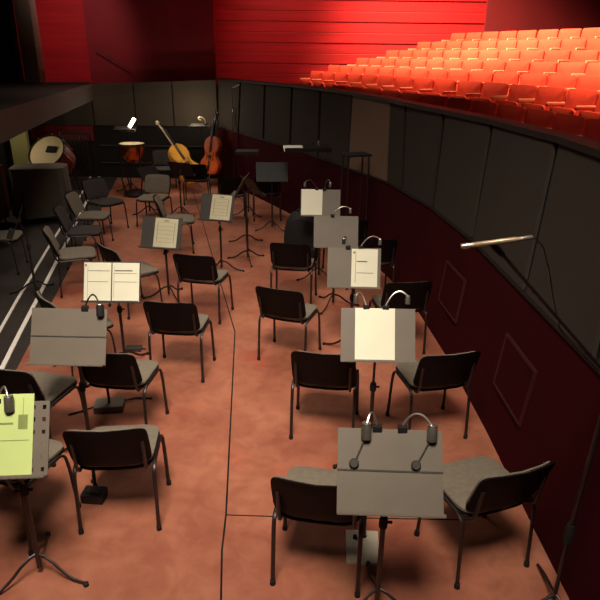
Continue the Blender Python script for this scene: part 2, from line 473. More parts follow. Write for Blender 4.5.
def theatre_seat():
    t = thing('theatre_seat', '', 'theatre seat', group='red theatre seats in the auditorium')
    b = MB(); b.pad(.56, .54, .07, lambda x, z, o: Vector((x, .03+o+.12*(z+.27), .60+z)), p=14, n=28, rings=4, puff=.012)
    # local +y looks away from the pit; the sitter faces -y
    o = b.build('backrest', M['seat_red'], t)
    b = MB(); b.pad(.49, .40, .07, lambda x, z, o: Vector((x, -.13+o-.14*z, .46+z)), p=9, n=24, rings=3, puff=.01)
    b.build('folding_seat', M['seat_red'], t)
    b = MB(); b.box((-.3, -.06, .68), (.034, .26, .05), bev=.01); b.box((-.3, -.03, .31), (.028, .16, .62), bev=.006)
    b.build('armrest', M['seat_edge'], t)
    return t
ordn = ['first', 'second', 'third', 'fourth', 'fifth', 'sixth', 'seventh', 'eighth', 'ninth', 'tenth', 'eleventh', 'twelfth', 'thirteenth', 'fourteenth', 'fifteenth', 'sixteenth', 'seventeenth', 'eighteenth', 'nineteenth', 'twentieth', 'twenty-first', 'twenty-second', 'twenty-third', 'twenty-fourth', 'twenty-fifth', 'twenty-sixth', 'twenty-seventh', 'twenty-eighth']
proto = theatre_seat(); used = False
ENDY = [12.5, 15.3, 16.3, 16.7, 17.0, 17.2, 17.3]
for k, (off, zf) in enumerate(ROWS):
    # positions along the offset curve, from the far end toward the camera
    samp = []
    s = -2.0
    while s < 20:
        p, a = guide(s); n = Vector((math.cos(a), math.sin(a))); samp.append((p+n*off, a)); s += .02
    samp = [q for q in samp if q[0].y < ENDY[k]-.35]
    samp.reverse()
    d = 0; last = samp[0][0]; nxt = 0; idx = 0
    for q, a in samp:
        d += (q-last).length; last = q
        if d >= nxt:
            nxt += .605
            pr = Vector((q.x, q.y, zf+.4))
            # keep those the photograph can see
            Z = pr.y*math.cos(PITCH) - (pr.z-CAM_H)*math.sin(PITCH)
            u = 300+F*pr.x/Z
            if u > 640: break
            lab = 'red theatre seat, %s from the far end of the %s row above the pit' % (ordn[idx], ordn[k])
            if not used:
                used = True; proto.location = (q.x, q.y, zf); proto.rotation_euler = (0, 0, a-PI/2); proto['label'] = lab
            else: dup(proto, (q.x, q.y, zf), a-PI/2, lab)
            idx += 1

# ------------------------------------------------------------------ orchestra chairs
def make_chair():
    t = thing('orchestra_chair', '', 'chair', group='black and grey orchestra chairs in the pit')
    def back(x, z, o):                               # z measured from the middle of the backrest
        return Vector((x, -.262-.055*(z/.15)*1.0 + .9*x*x*.9 + o, .66+z))
    b = MB(); b.pad(.475, .32, .02, lambda x, z, o: back(x, z, o-.012), p=7, n=44, rings=5)
    br = b.build('backrest', M['black_plastic'], t); br['label'] = 'black plastic back shell'
    b = MB(); b.pad(.45, .30, .026, lambda x, z, o: back(x, z, o+.012), p=7, n=44, rings=5, puff=.006)
    o = b.build('back_pad', M['fabric'], t); o['label'] = 'grey fabric back pad'
    def seat(x, z, o):
        return Vector((x, .035+z, .478+o - .25*z*z*(1 if z > 0 else .3) + .12*x*x))
    b = MB(); b.pad(.455, .43, .035, seat, p=5, n=44, rings=5, puff=.006)
    o = b.build('seat', M['fabric'], t); o['label'] = 'grey fabric seat cushion'
    b = MB(); b.pad(.462, .437, .018, lambda x, z, o: seat(x, z, o-.024), p=5, n=44, rings=4)
    b.build('seat_shell', M['black_plastic'], t)
    for s in (-1, 1):
        for front in (1, 0):
            if front:
                path = [(s*.25, .215, .004), (s*.243, .195, .33)] + arc((s*.24, .185, .40), (s*.238, .175, .458), (s*.236, .11, .46), 5)
            else:
                path = [(s*.24, -.215, .004), (s*.238, -.195, .33)] + arc((s*.237, -.19, .40), (s*.236, -.18, .458), (s*.236, -.12, .46), 5)
            b = MB(); b.tube(path, .0125, 8, flat=.72)
            lg = b.build('leg', M['black_metal'], t)
            b = MB(); b.lathe([(0, 0), (.017, 0), (.016, .03), (.0, .032)], (path[0][0], path[0][1], 0), n=10); b.build('foot_cap', M['rubber'], lg)
        b = MB(); b.tube([(s*.236, .115, .46), (s*.236, -.125, .46)], .0125, 8); b.build('side_rail', M['black_metal'], t)
        b = MB(); b.tube([(s*.233, -.07, .455), (s*.205, -.12, .45)] + arc((s*.2, -.16, .45), (s*.2, -.215, .45), (s*.2, -.232, .53), 5) + [(s*.2, -.262, .70)], .011, 8)
        b.build('back_support', M['black_metal'], t)
    b = MB(); b.tube([(-.236, .08, .445), (.236, .08, .445)], .009, 8); b.tube([(-.236, -.1, .445), (.236, -.1, .445)], .009, 8)
    b.build('cross_bar', M['black_metal'], t)
    return t
chair0 = make_chair(); chair_used = False
def chair(x, y, rz, label):
    global chair_used
    if not chair_used:
        chair_used = True; chair0.location = (x, y, 0); chair0.rotation_euler = (0, 0, R(rz)); chair0['label'] = label; return chair0
    return dup(chair0, (x, y, 0), R(rz), label)
CH = [
 (-1.13, 3.15, 5, 'black-backed chair in the left foreground, its whole back and legs in view'),
 (-1.37, 4.09, -7, 'black-backed chair partly behind the large blank grey music stand on the left'),
 (-1.10, 5.03, -5, 'black-backed chair right of the stand with two open white pages'),
 (-1.08, 6.33, -12, 'black-backed chair in front of the two stands with yellowed sheet music'),
 (.135, 2.72, -9, 'black-backed chair at the bottom centre, partly hidden by the stand with two lamps'),
 (.21, 4.12, -8, 'black-backed chair left of the stand with one big blank cream sheet'),
 (-.10, 5.36, -20, 'turned black-backed chair right of the floor seam, second back in the centre file'),
 (-.08, 6.79, -8, 'black-backed chair at the head of the centre file beside the black case'),
 (1.06, 2.82, 20, 'chair with a wide grey seat against the maroon wall at the lower right'),
 (1.035, 4.13, 13, 'chair by the maroon wall near the hatch, right of the big cream sheet'),
 (.99, 5.59, 8, 'dark chair by the wall behind the lamps of the stand with the big cream sheet'),
 (.87, 6.99, 6, 'dark chair by the wall just behind the sheet with a black mark'),
 (.60, 7.82, 10, 'dark chair by the wall behind the blank stand in the right file'),
 (-1.95, 3.84, -15, 'chair cut by the left edge of the picture, left of the blank grey stand'),
 (-2.02, 5.02, -50, 'chair seen side-on just behind the blank grey stand, over the white floor strip'),
 (-1.75, 3.02, -18, 'chair under the stand with the green sheet at the lower left'),
 (-2.80, 7.08, -68, 'side-on chair with a grey seat by the white strip, nearest of three facing right'),
 (-3.05, 8.1, -78, 'side-on chair in the middle of three by the white strip facing right'),
 (-3.2, 8.95, -88, 'side-on chair with a pale grey back, farthest of three by the white strip'),
 (-3.28, 9.9, -125, 'grey chair turned toward the camera near the drum and the white strip'),
 (-1.93, 6.5, -48, 'chair facing right behind the stand with two open white pages'),
 (-1.86, 8.8, -80, 'chair half hidden behind the left yellowed sheet of music'),
 (-2.55, 10.25, 172, 'chair with a grey seat facing the camera among the instrument stands'),
 (-2.08, 11.9, 4, 'dark chair standing in front of the golden double bass at the back'),
 (-1.25, 10.6, 10, 'dark chair behind the right yellowed sheet of music'),
 (-.62, 10.75, 5, 'dark chair behind the black stand with a shiny top edge at the right rear'),
 (-2.95, 13.1, 200, 'grey chair facing the camera left of the golden double bass at the back wall'),
 (-4.05, 7.8, -80, 'grey chair under the stage edge at the far left, nearer one'),
 (-4.75, 8.3, -60, 'grey chair under the stage edge at the far left, farther one'),
]
for c in CH: chair(*c)
dark = {}
for o in list(COL.objects):                          # some chairs get a darker grey cushion colour
    if o.get('category') == 'chair' and any(k in o['label'] for k in ('middle of three', 'near the drum', 'golden double bass', 'shiny top')):
        for ch in o.children:
            if ch.name.split('.')[0] in ('back_pad', 'seat'):
                k = ch.data.name
                if k not in dark:
                    dark[k] = ch.data.copy(); dark[k].materials[0] = M['fabric_dark']
                ch.data = dark[k]; ch['label'] = 'darker grey fabric cushion'

# ------------------------------------------------------------------ music stands
def plate_with_holes(b, W, H, holes, fn, th):
    nx, nz = 24, 18
    cell = {}
    for i in range(nx):
        for j in range(nz):
            if holes and (i % 3 == 1 and j % 3 == 1): continue
            x0, x1 = -W/2+W*i/nx, -W/2+W*(i+1)/nx; z0, z1 = -H/2+H*j/nz, -H/2+H*(j+1)/nz
            cell[i, j] = (x0, x1, z0, z1)
    V = {}
    def v(x, z, o):
        k = (round(x, 5), round(z, 5), o)
        if k not in V: V[k] = b.bm.verts.new(fn(x, z, o))
        return V[k]
    for (i, j), (x0, x1, z0, z1) in cell.items():
        for o in (0, th): b.face([v(x0, z0, o), v(x1, z0, o), v(x1, z1, o), v(x0, z1, o)])
        for di, dj, e in ((-1, 0, ((x0, z0), (x0, z1))), (1, 0, ((x1, z0), (x1, z1))), (0, -1, ((x0, z0), (x1, z0))), (0, 1, ((x0, z1), (x1, z1)))):
            if (i+di, j+dj) not in cell:
                b.face([v(*e[0], 0), v(*e[1], 0), v(*e[1], th), v(*e[0], th)])

STANDS = {}
def stand(key, c, label, tilt=32, yaw=0, w=.49, h=.36, m='desk', holes=False, fold=False, feet=90, base=None, short=0):
    bx, by = (c.x, c.y+.1) if base is None else base
    yw = R(yaw)
    if base is None: bx, by = c.x-math.sin(yw)*.08, c.y+math.cos(yw)*.08
    t = thing('music_stand', label, 'music stand', (bx, by, 0), yw, 'music stands in the pit')
    inv = Matrix.Rotation(-yw, 4, 'Z') @ Matrix.Translation((-bx, -by, 0))
    cl = inv @ c
    tr = Matrix.Rotation(-R(tilt), 3, 'X')
    fn = lambda x, z, o: cl + tr @ Vector((x, o, z))
    b = MB(); plate_with_holes(b, w, h, holes, fn, .006)
    d = b.build('desk', M[m], t, smooth=False)
    if fold:
        b = MB(); b.prism([(-w/2, -.004), (w/2, -.004), (w/2, .004), (-w/2, .004)], -.004, .0, fn)
        f_ = b.build('fold_hinge', M['desk_dark'], d, smooth=False)
    b = MB(); b.prism([(-w/2, -h/2-.004), (w/2, -h/2-.004), (w/2, -h/2+.004), (-w/2, -h/2+.004)], -.055, .006, fn)
    b.prism([(-w/2, -h/2), (w/2, -h/2), (w/2, -h/2+.014), (-w/2, -h/2+.014)], -.058, -.054, fn)
    b.build('ledge', M[m], t, smooth=False)
    back = fn(0, -.02, .012)
    b = MB(); b.tube([fn(0, .0, .018), fn(0, -.03, .055), Vector((0, 0, cl.z-.13)), (0, 0, .55)], .009, 8); b.build('inner_pole', M['black_metal'], t)
    b = MB(); b.tube([(0, 0, .05), (0, 0, .6)], .0145, 10); b.build('pole', M['black_metal'], t)
    b = MB(); b.lathe([(0, 0), (.022, 0), (.024, .03), (.02, .06), (0, .06)], (0, 0, .57), n=12); b.tube([(0, 0, .6), (.045, 0, .6)], .008, 8); b.build('collar', M['rubber'], t)
    for k in range(3):
        a = R(feet)+k*2*PI/3
        e = Vector((math.cos(a), math.sin(a), 0))
        b = MB(); b.tube([Vector((0, 0, .15)), e*.05+Vector((0, 0, .14))] + arc(e*.1+Vector((0, 0, .11)), e*.2+Vector((0, 0, .01)), e*.30+Vector((0, 0, .02)), 5), .011, 8, flat=.6)
        lg = b.build('leg', M['black_metal'], t)
        b = MB(); b.lathe([(0, 0), (.015, .002), (.016, .02), (0, .032)], e*.30, n=8); b.build('rubber_foot', M['rubber'], lg)
    STANDS[key] = (t, Matrix.Translation((bx, by, 0)) @ Matrix.Rotation(yw, 4, 'Z'), cl, tr, w, h)
    return t
def on_desk(key, x, z, o=0):
    t, mw, cl, tr, w, h = STANDS[key]
    return mw @ (cl + tr @ Vector((x, o, z)))

def sheet(key, x0, w, h, label, m='paper', marks=(), rot=0, ink='ink', z0=None, name='sheet_music'):
    t, mw, cl, tr, W, H = STANDS[key]
    zb = -H/2+.008 if z0 is None else z0
    org = on_desk(key, x0, zb, -.004)
    c, s = math.cos(R(rot)), math.sin(R(rot))
    def fn(a, b_, d):
        return on_desk(key, x0+a*c-b_*s, zb+a*s+b_*c, -.003-d) - org
    b = MB()
    n = 8
    for i in range(n):                               # slightly curled sheet
        a0, a1 = w*i/n, w*(i+1)/n
        bow = lambda a: .004*math.sin(PI*a/w)
        lo0, lo1 = bow(a0), bow(a1)
        b.prism([(0, 0), (1, 0), (1, 1), (0, 1)], 0, .0015, lambda u, v, d, a0=a0, a1=a1, lo0=lo0, lo1=lo1: fn(a0+(a1-a0)*u, h*v, d+lo0+(lo1-lo0)*u))
    b.mi = 1
    for (a0, a1, c0, c1) in marks:
        k = max(1, int((a1-a0)/w*n)+1)
        for i in range(k):
            p0, p1 = a0+(a1-a0)*i/k, a0+(a1-a0)*(i+1)/k
            b.poly([fn(w*p, h*q, .003+.004*math.sin(PI*p)) for p, q in ((p0, c0), (p1, c0), (p1, c1), (p0, c1))])
    o = b.build(name, [M[m], M[ink]], smooth=False)
    o.location = org
    return tag(o, label, 'sheet music', 'sheet music on the stands')

def staves(n, x0=.1, x1=.9, top=.9, bot=.08, w=.006):
    out = []
    for k in range(n):
        q = top-(top-bot)*k/max(1, n-1)
        out.append((x0, x1, q, q+w))
    return out

stand('near', at(390, 471, 2.31), 'grey music stand nearest the camera, carrying two small lamps', 35, -2, .495, .385, fold=True, feet=95)
stand('big', at(378, 335, 3.65), 'grey music stand holding one big blank cream sheet', 28, -1, .5, .36, feet=210)
stand('mark', at(354, 268, 5.35), 'grey music stand holding a single sheet with a small black mark', 22, -2, .5, .38, feet=30)
stand('plain', at(336, 232, 6.55), 'empty grey music stand, third back in the right file', 22, 0, .5, .36, feet=0)
stand('half', at(320.5, 203, 7.5), 'grey music stand half covered by a cream sheet, head of the right file', 20, 0, .5, .34, feet=80)
stand('blank', at(68.5, 336.5, 3.55), 'large empty grey music stand on the left, fold line across its desk', 26, -1, .5, .37, fold=True, base=(-1.53, 3.68), feet=170)
stand('open', at(112, 282, 4.95), 'music stand on the left holding two open white pages', 24, 0, .5, .36, m='desk_dark', base=(-1.66, 5.07), feet=60)
stand('yellow', at(161.5, 233, 6.75), 'charcoal music stand with a yellowed sheet, left one of two', 24, -10, .49, .37, m='desk_dark', feet=200)
stand('yellow2', at(217, 207.5, 7.75), 'charcoal music stand with a yellowed sheet, right one of two', 24, -14, .46, .36, m='desk_dark', feet=10)
stand('green', at(6, 439, 2.52), 'perforated music stand at the left edge holding a green sheet', 30, 4, .42, .37, m='desk', holes=True, feet=-20)
stand('edge', at(240.5, 186, 8.3), 'music stand seen edge-on with a bright rim, standing in mid-pit', 30, -95, .48, .34, m='desk', feet=20)
stand('rear', at(272, 172, 9.9), 'black music stand with a shiny top edge at the right rear', 20, 4, .52, .32, m='desk_black', feet=200)
stand('flat', at(307, 148, 9.3), 'black music stand with its wide desk laid almost flat by the maroon wall', 78, 6, .70, .34, m='desk_black', feet=80)
stand('lampl', at(125, 129, 12.9), 'black music stand with a bright lamp in front of the back wall panels', 72, 4, .46, .30, m='desk_black', feet=80)
stand('lampr', at(200, 126, 13.75), 'black music stand with a flat desk right of the golden double bass', 74, -4, .46, .30, m='desk_dark', feet=80)
stand('thin', at(252, 186, 9.0), 'black music stand turned away beside the edge-on stand', 35, 120, .46, .32, m='desk_black', base=(-.85, 9.1), feet=40)
stand('stored', at(17, 222, 6.9), 'black music stand standing under the stage edge at the far left', 24, -70, .46, .32, m='desk_black', feet=20)
stand('cluster', at(150, 174, 10.9), 'black music stand turned aside, left of the rear chairs in mid-pit', 35, 60, .46, .32, m='desk_black', feet=20)
stand('behind', at(181, 169, 11.0), 'black music stand directly in front of the left rear chairs', 30, 160, .46, .30, m='desk_black', feet=50)
stand('tee', at(247, 152, 10.9), 'small black music stand with its flat desk near the maroon wall at the rear', 76, 0, .40, .26, m='desk_dark', feet=80)

sheet('big', -.155, .268, .352, 'big plain cream sheet on the grey stand in the right file', marks=())
sheet('mark', -.025, .245, .362, 'cream sheet with a small black mark and a printed margin', marks=[(.06, .13, .88, .93), (.15, .165, .12, .95), (.2, .6, .66, .69), (.2, .85, .37, .385)], ink='ink')
sheet('half', -.245, .265, .335, 'bright cream sheet on the left half of the farthest stand in the right file', rot=-1)
sheet('open', -.245, .238, .342, 'left page of the open white score', marks=[(.03, .09, .9, .96), (.13, .14, .05, .9), (.13, .95, .78, .795), (.13, .9, .5, .512)], rot=0)
sheet('open', .003, .238, .342, 'right page of the open white score', marks=[(.06, .07, .1, .9), (.1, .75, .78, .81), (.06, .9, .5, .512), (.06, .9, .72, .73)])
sheet('yellow', -.09, .28, .352, 'yellowed printed page on the left charcoal stand', m='paper_old', marks=staves(6, .12, .88, .86, .2)+[(.12, .14, .2, .86), (.86, .88, .2, .86), (.4, .6, .9, .93)], rot=-1)
sheet('yellow2', -.085, .275, .342, 'yellowed printed page on the right charcoal stand', m='paper_old', marks=staves(6, .14, .86, .84, .2)+[(.14, .16, .2, .84), (.84, .86, .2, .84), (.4, .6, .9, .93)], rot=-1)
sheet('green', -.172, .305, .40, 'yellow-green sheet on the perforated stand at the left edge', m='paper_green', marks=[(.35, .68, .62, .645), (.3, .95, .42, .428), (.83, .838, .74, .95)]+[(.76+.015*k, .91-.015*k, .56+.015*k, .74-.015*k) for k in range(1)], ink='ink_green')
sheet('flat', -.36, .30, .26, 'white sheet lying on the almost flat wide stand', m='paper')

# ------------------------------------------------------------------ clip-on stand lamps
def lamp(key, x, hx, label, head='lamp_grey', neck='black_metal', lit=False, rise=.07, reach=-.03, clamp=None, drop=-.005, size=1):
    t0, mw, cl, tr, W, H = STANDS[key]
    top = on_desk(key, x, H/2, 0)
    t = thing('stand_lamp', label, 'lamp', top, 0, 'clip-on lamps on the music stands')
    hp = on_desk(key, hx, H/2, 0) + Vector((0, reach, drop)) - top
    b = MB(); b.box((0, .004, .0), (.045, .03, .035), bev=.004); b.build('clip', M['rubber'], t)
    mid = Vector(((hp.x)*.5, max(.05, hp.y+.05), rise+.06))
    path = arc((0, .012, .01), mid, hp+Vector((0, 0, .045*size)), 10)
    b = MB(); b.tube(path, .0055, 8); b.build('gooseneck', M[neck], t)
    rt = Matrix.Rotation(R(-12), 3, 'X')
    b = MB(); b.lathe([(a_*size, z_*size) for a_, z_ in [(0, .05), (.02, .045), (.0235, .038), (.0245, -.028), (.021, -.028), (.02, .0), (0, .0)]], hp, rt, 18)
    hd = b.build('lamp_head', M[head], t)
    b = MB(); b.lathe([(a_*size, z_) for a_, z_ in [(0, .001), (.021, .001), (.023, -.004), (0, -.004)]], hp+rt @ Vector((0, 0, .052*size)), rt, 16); b.build('cap', M['silver'], hd)
    if lit:
        b = MB(); b.lathe([(0, -.004), (.019, -.004), (.019, .0), (0, .0)], hp+rt @ Vector((0, 0, -.02)), rt, 12); b.build('bulb', M['lamp_lit'], hd)
    if clamp:
        cp = on_desk(key, clamp[0], clamp[1], -.012)-top
        b = MB(); b.lathe([(0, -.012), (.02, -.012), (.024, 0), (.018, .012), (0, .012)], cp, tr @ Matrix.Rotation(PI/2, 3, 'X'), 14)
        b.tube([cp, cp.lerp(hp, .5)+Vector((0, .0, -.01)), hp], .003, 6)
        b.build('clamp_knob', M['desk_dark'], t)
    return t
def lamp_behind(*a, **k):
    k.setdefault('reach', .03); k.setdefault('drop', .045); k.setdefault('size', .72)
    return lamp(*a, **k)
lamp('near', -.06, -.115, 'left lamp of the pair on the nearest grey stand', neck='silver', clamp=(-.17, .03))
lamp('near', .06, .195, 'right lamp of the pair on the nearest grey stand', neck='silver', clamp=(.12, .03))
lamp_behind('big', -.08, -.15, 'left lamp of the pair on the stand with the big cream sheet', neck='silver')
lamp_behind('big', .05, .2, 'right lamp of the pair on the stand with the big cream sheet', neck='silver', rise=.1)
lamp_behind('mark', -.06, -.1, 'left lamp of the pair on the stand with the black-marked sheet', head='rubber')
lamp_behind('mark', .06, .24, 'right lamp of the pair on the stand with the black-marked sheet', neck='silver', rise=.09)
lamp('blank', .1, .21, 'black lamp bending over the top edge of the blank grey stand', head='rubber', rise=.1)
lamp_behind('plain', -.04, .16, 'small lamp behind the empty stand in the right file', neck='silver', rise=.08)
lamp_behind('half', -.05, -.2, 'left small lamp on the farthest stand in the right file', rise=.1)
lamp_behind('half', .05, .12, 'right small lamp on the farthest stand in the right file', rise=.12)
lamp('green', -.05, .02, 'lamp on the stand with the green sheet', neck='silver')
lamp('flat', .1, .2, 'lamp on the wide almost flat stand')
# bright strip lamp and curled lamp on the two stands at the back
def strip_lamp(key, label, m, curl):
    top = on_desk(key, .12, .05, -.006)
    t = thing('strip_lamp', label, 'lamp', top)
    b = MB(); b.box((0, 0, .012), (.07, .05, .024), bev=.005); b.build('base', M['rubber'], t)
    if curl:
        b = MB(); b.tube([(0, 0, .02)] + arc((0, 0, .06), (-.02, 0, .16), (-.12, 0, .17), 6) + arc((-.13, 0, .17), (-.2, 0, .13), (-.1, 0, .1), 5), .012, 8); b.build('neck', M[m], t)
    else:
        b = MB(); b.tube([(0, 0, .02), (-.03, 0, .05)], .01, 8); b.build('neck', M['rubber'], t)
        b = MB(); b.box((.03, -.02, .10), (.07, .05, .22), Matrix.Rotation(R(35), 3, 'Y'), bev=.01); b.build('lamp_head', M[m], t)
strip_lamp('lampl', 'glowing white lamp on the stand in front of the back wall', 'lamp_lit', False)
strip_lamp('lampr', 'curled metal lamp on the flat stand right of the golden double bass', 'mic', True)

# ------------------------------------------------------------------ cellos
def cello(loc, rz, lean, label, wood, neck, spin=0):
    t = thing('double_bass', label, 'double bass', loc, rz)
    T = Matrix.Rotation(R(lean), 3, 'Y') @ Matrix.Rotation(R(-12), 3, 'X') @ Matrix.Rotation(R(spin), 3, 'Z')
    half = [(0, .0), (.10, .005), (.18, .05), (.215, .15), (.20, .24), (.155, .30), (.125, .36), (.13, .43), (.165, .50), (.17, .58), (.14, .67), (.07, .73), (0, .75)]
    out = []
    n = len(half)
    for i in range(n-1):
        for k in range(3):
            f = k/3; out.append((half[i][0]*(1-f)+half[i+1][0]*f, half[i][1]*(1-f)+half[i+1][1]*f))
    out.append(half[-1])
    full = out + [(-a, c) for a, c in reversed(out[1:-1])]
    b = MB(); b.prism(full, -.06, .06, lambda a, c, d: T @ Vector((a, d, c+.28)))
    bd = b.build('body', M[wood], t)
    b = MB()
    for d, s in ((-.062, -1),):
        b.prism([(a*.9, .375+(c-.375)*.92) for a, c in full], d-.012, d, lambda a, c, q: T @ Vector((a, q, c+.28)))
    b.build('belly', M[wood], bd)
    for s in (-1, 1):
        b = MB(); b.tube([T @ Vector((s*.075, -.077, .28+z)) for z in (.26, .30, .38, .43)], .006, 6)
        b.build('sound_hole', M['gap'], bd)
    b = MB(); b.tube([T @ Vector((0, -.045, 1.0)), T @ Vector((0, -.02, 1.33))], [.024, .016], 10)
    b.tube([T @ Vector((0, -.02, 1.33)), T @ Vector((0, .0, 1.44))] + [T @ Vector((0, .0-.035*math.sin(a), 1.47-.035*math.cos(a)+.01)) for a in (0.3, 1.2, 2.2, 3.2, 4.2, 5.2)], [.019, .016]+[.016]*6, 8)
    b.build('neck', M[neck], t)
    b = MB(); b.box(T @ Vector((0, -.085, 1.02)), (.045, .012, .62), T, bev=.004); b.build('fingerboard', M['wood_dark'], t)
    b = MB(); b.box(T @ Vector((0, -.10, .62)), (.08, .012, .07), T, bev=.003); b.box(T @ Vector((0, -.09, .43)), (.04, .012, .2), T, bev=.003); b.build('bridge_and_tailpiece', M['wood_dark'], t)
    b = MB()
    for k in range(4):
        b.tube([T @ Vector(((k-1.5)*.011, -.098, .45)), T @ Vector(((k-1.5)*.011, -.112, .63)), T @ Vector(((k-1.5)*.007, -.07, 1.33))], .0015, 4)
    b.build('strings', M['silver'], t)
    b = MB(); b.tube([T @ Vector((0, 0, .3)), T @ Vector((0, 0, .0))], .006, 8); b.build('endpin', M['silver'], t)
    b = MB()
    for k in range(2):
        b.tube([T @ Vector((-.06, 0, 1.37+.04*k)), T @ Vector((.06, 0, 1.37+.04*k))], [.012, .012], 6)
    b.build('tuning_pegs', M['wood_dark'], t)
    return t
def place_bass(t, k):
    for o in t.children: o.data.transform(Matrix.Scale(k, 4))
    for o in t.children:
        for g in o.children: g.data.transform(Matrix.Scale(k, 4))
place_bass(cello((-2.02, 12.6, 0), 0, -35, 'golden double bass with a pale neck leaning left at the back of the pit', 'wood_gold', 'maple', 42), 1.2)
place_bass(cello((-2.08, 13.35, 0), R(-25), 3, 'red-brown double bass standing at the right rear corner of the pit', 'wood_red', 'wood_dark'), 1.1)

# ------------------------------------------------------------------ percussion
c = at(53, 158, 11.3)
t = thing('bass_drum', 'concert bass drum with a cream head and red shell under the stage edge', 'drum', (c.x, c.y, 0), 0)
Rm = (Vector((-.18, -.72, .66)).normalized()).to_track_quat('Z', 'Y').to_matrix()
cc = Vector((0, 0, c.z))
b = MB(); b.lathe([(.335, .2), (.34, .18), (.34, -.2), (.335, -.2), (0, -.2)], cc, Rm, 36); b.build('shell', M['shell'], t)
b = MB(); b.lathe([(0, .212), (.32, .208), (.335, .2)], cc, Rm, 36); b.build('drum_head', M['skin'], t)
b = MB(); b.lathe([(.335, .19), (.36, .19), (.36, .225), (.335, .225), (.335, .19)], cc, Rm, 36); b.build('hoop', M['wood_dark'], t)
for k in range(8):
    a = 2*PI*k/8
    b = MB(); b.tube([cc+Rm @ Vector((.365*math.cos(a), .365*math.sin(a), .23)), cc+Rm @ Vector((.365*math.cos(a), .365*math.sin(a), -.12))], .009, 6)
    b.tube([cc+Rm @ Vector((.345*math.cos(a), .345*math.sin(a), .05)), cc+Rm @ Vector((.375*math.cos(a), .375*math.sin(a), .05))], .016, 6)
    b.build('tension_rod', M['silver'], t)
for s in (-1, 1):
    for f in (-1, 1):
        b = MB(); b.tube([cc+Vector((s*.33, 0, 0)), Vector((s*.36, f*.3, .012))], .014, 8); b.build('leg', M['black_metal'], t)
b = MB(); b.box(cc+Rm @ Vector((.1, .04, .23)), (.2, .13, .02), Rm, bev=.006)
b.build('damper', M['rubber'], t)

c = at(132, 150, 12.5)
t = thing('timpani', 'copper kettledrum in a black frame before the back wall', 'drum', (c.x, c.y, 0), 0)
b = MB(); b.lathe([(.24, 0), (.238, -.12), (.2, -.26), (.1, -.36), (0, -.38)], (0, 0, c.z+.12), n=32); b.build('bowl', M['copper'], t)
b = MB(); b.lathe([(0, .006), (.24, .004), (.25, -.01), (.25, -.03), (.24, -.03)], (0, 0, c.z+.13), n=32); b.build('drum_head', M['skin'], t)
b = MB(); b.lathe([(.245, .0), (.27, .0), (.27, .03), (.245, .03), (.245, .0)], (0, 0, c.z+.105), n=32); b.build('hoop', M['black_metal'], t)
for k in range(4):
    a = PI/4+k*PI/2
    b = MB(); b.tube([(.27*math.cos(a), .27*math.sin(a), c.z+.1), (.29*math.cos(a), .29*math.sin(a), .35), (.2*math.cos(a), .2*math.sin(a), .03)], .016, 8); b.build('strut', M['black_metal'], t)
b = MB(); b.lathe([(0, 0), (.24, 0), (.25, .05), (.12, .12), (0, .12)], n=24); b.build('base', M['black_metal'], t)

# tubular bells in their frame
c = lev(88, 214)
t = thing('tubular_bells', 'rack of grey tubular bells beside the bass drum', 'bells', (c.x-.42, c.y+1.0, 0), R(-18))
b = MB()
for s in (-.34, .34):
    b.tube([(s, 0, .05), (s, 0, 1.35)], .018, 8)
    b.box((s, 0, .03), (.05, .4, .05), bev=.008)
b.tube([(-.34, 0, 1.34), (.34, 0, 1.34)], .02, 8); b.tube([(-.34, 0, .25), (.34, 0, .25)], .014, 8)
b.build('frame', M['black_metal'], t)
for k in range(9):
    b = MB(); b.tube([(-.27+.067*k, -.03, 1.3), (-.27+.067*k, -.03, .42+.03*k)], .017, 8); b.build('bell_tube', M['brass'], t)

# covered keyboard percussion below the stage edge
def covered(c, rz, L_, W_, H_, label, seed):
    t = thing('covered_percussion', label, 'covered instrument', c, rz)
    rnd = random.Random(seed); ph = rnd.random()*6
    b = MB(); n = 72; rings = []
    for j, z in enumerate([.12, .3, .5, .7, H_-.03, H_, H_+.012]):
        ring = []
        for i in range(n):
            a = 2*PI*i/n; ca, sa = math.cos(a), math.sin(a)
            x = math.copysign(abs(ca)**.35, ca)*L_/2; y = math.copysign(abs(sa)**.35, sa)*W_/2
            k = max(0, 1-z/H_)
            f = 1+k*(.05+.07*math.sin(11*a+ph)+.04*math.sin(23*a+2*ph))
            if j == 6: f = .9
            ring.append(b.bm.verts.new((x*f, y*f, z+(.03*math.sin(9*a+ph) if j == 0 else 0))))
        rings.append(ring)
    for A, B in zip(rings, rings[1:]):
        for i in range(n): b.face([A[i], A[(i+1) % n], B[(i+1) % n], B[i]])
    b.face(rings[-1])
    b.build('dust_cover', M['cover'], t)
    for s in (-1, 1):
        for f in (-1, 1):
            b = MB(); b.tube([(s*L_*.4, f*W_*.36, .0), (s*L_*.4, f*W_*.36, .3)], .018, 8); b.build('leg', M['black_metal'], t)
q = lev(62, 232)
covered((q.x-.55, q.y+.75, 0), R(12), .9, .55, .95, 'grey cloth-covered percussion instrument below the bass drum, beside the side-on chairs', 3)
q = lev(38, 232)
covered((q.x-.95, q.y+.3, 0), R(8), .5, .6, .98, 'grey cloth-covered percussion instrument farther left under the stage edge', 8)

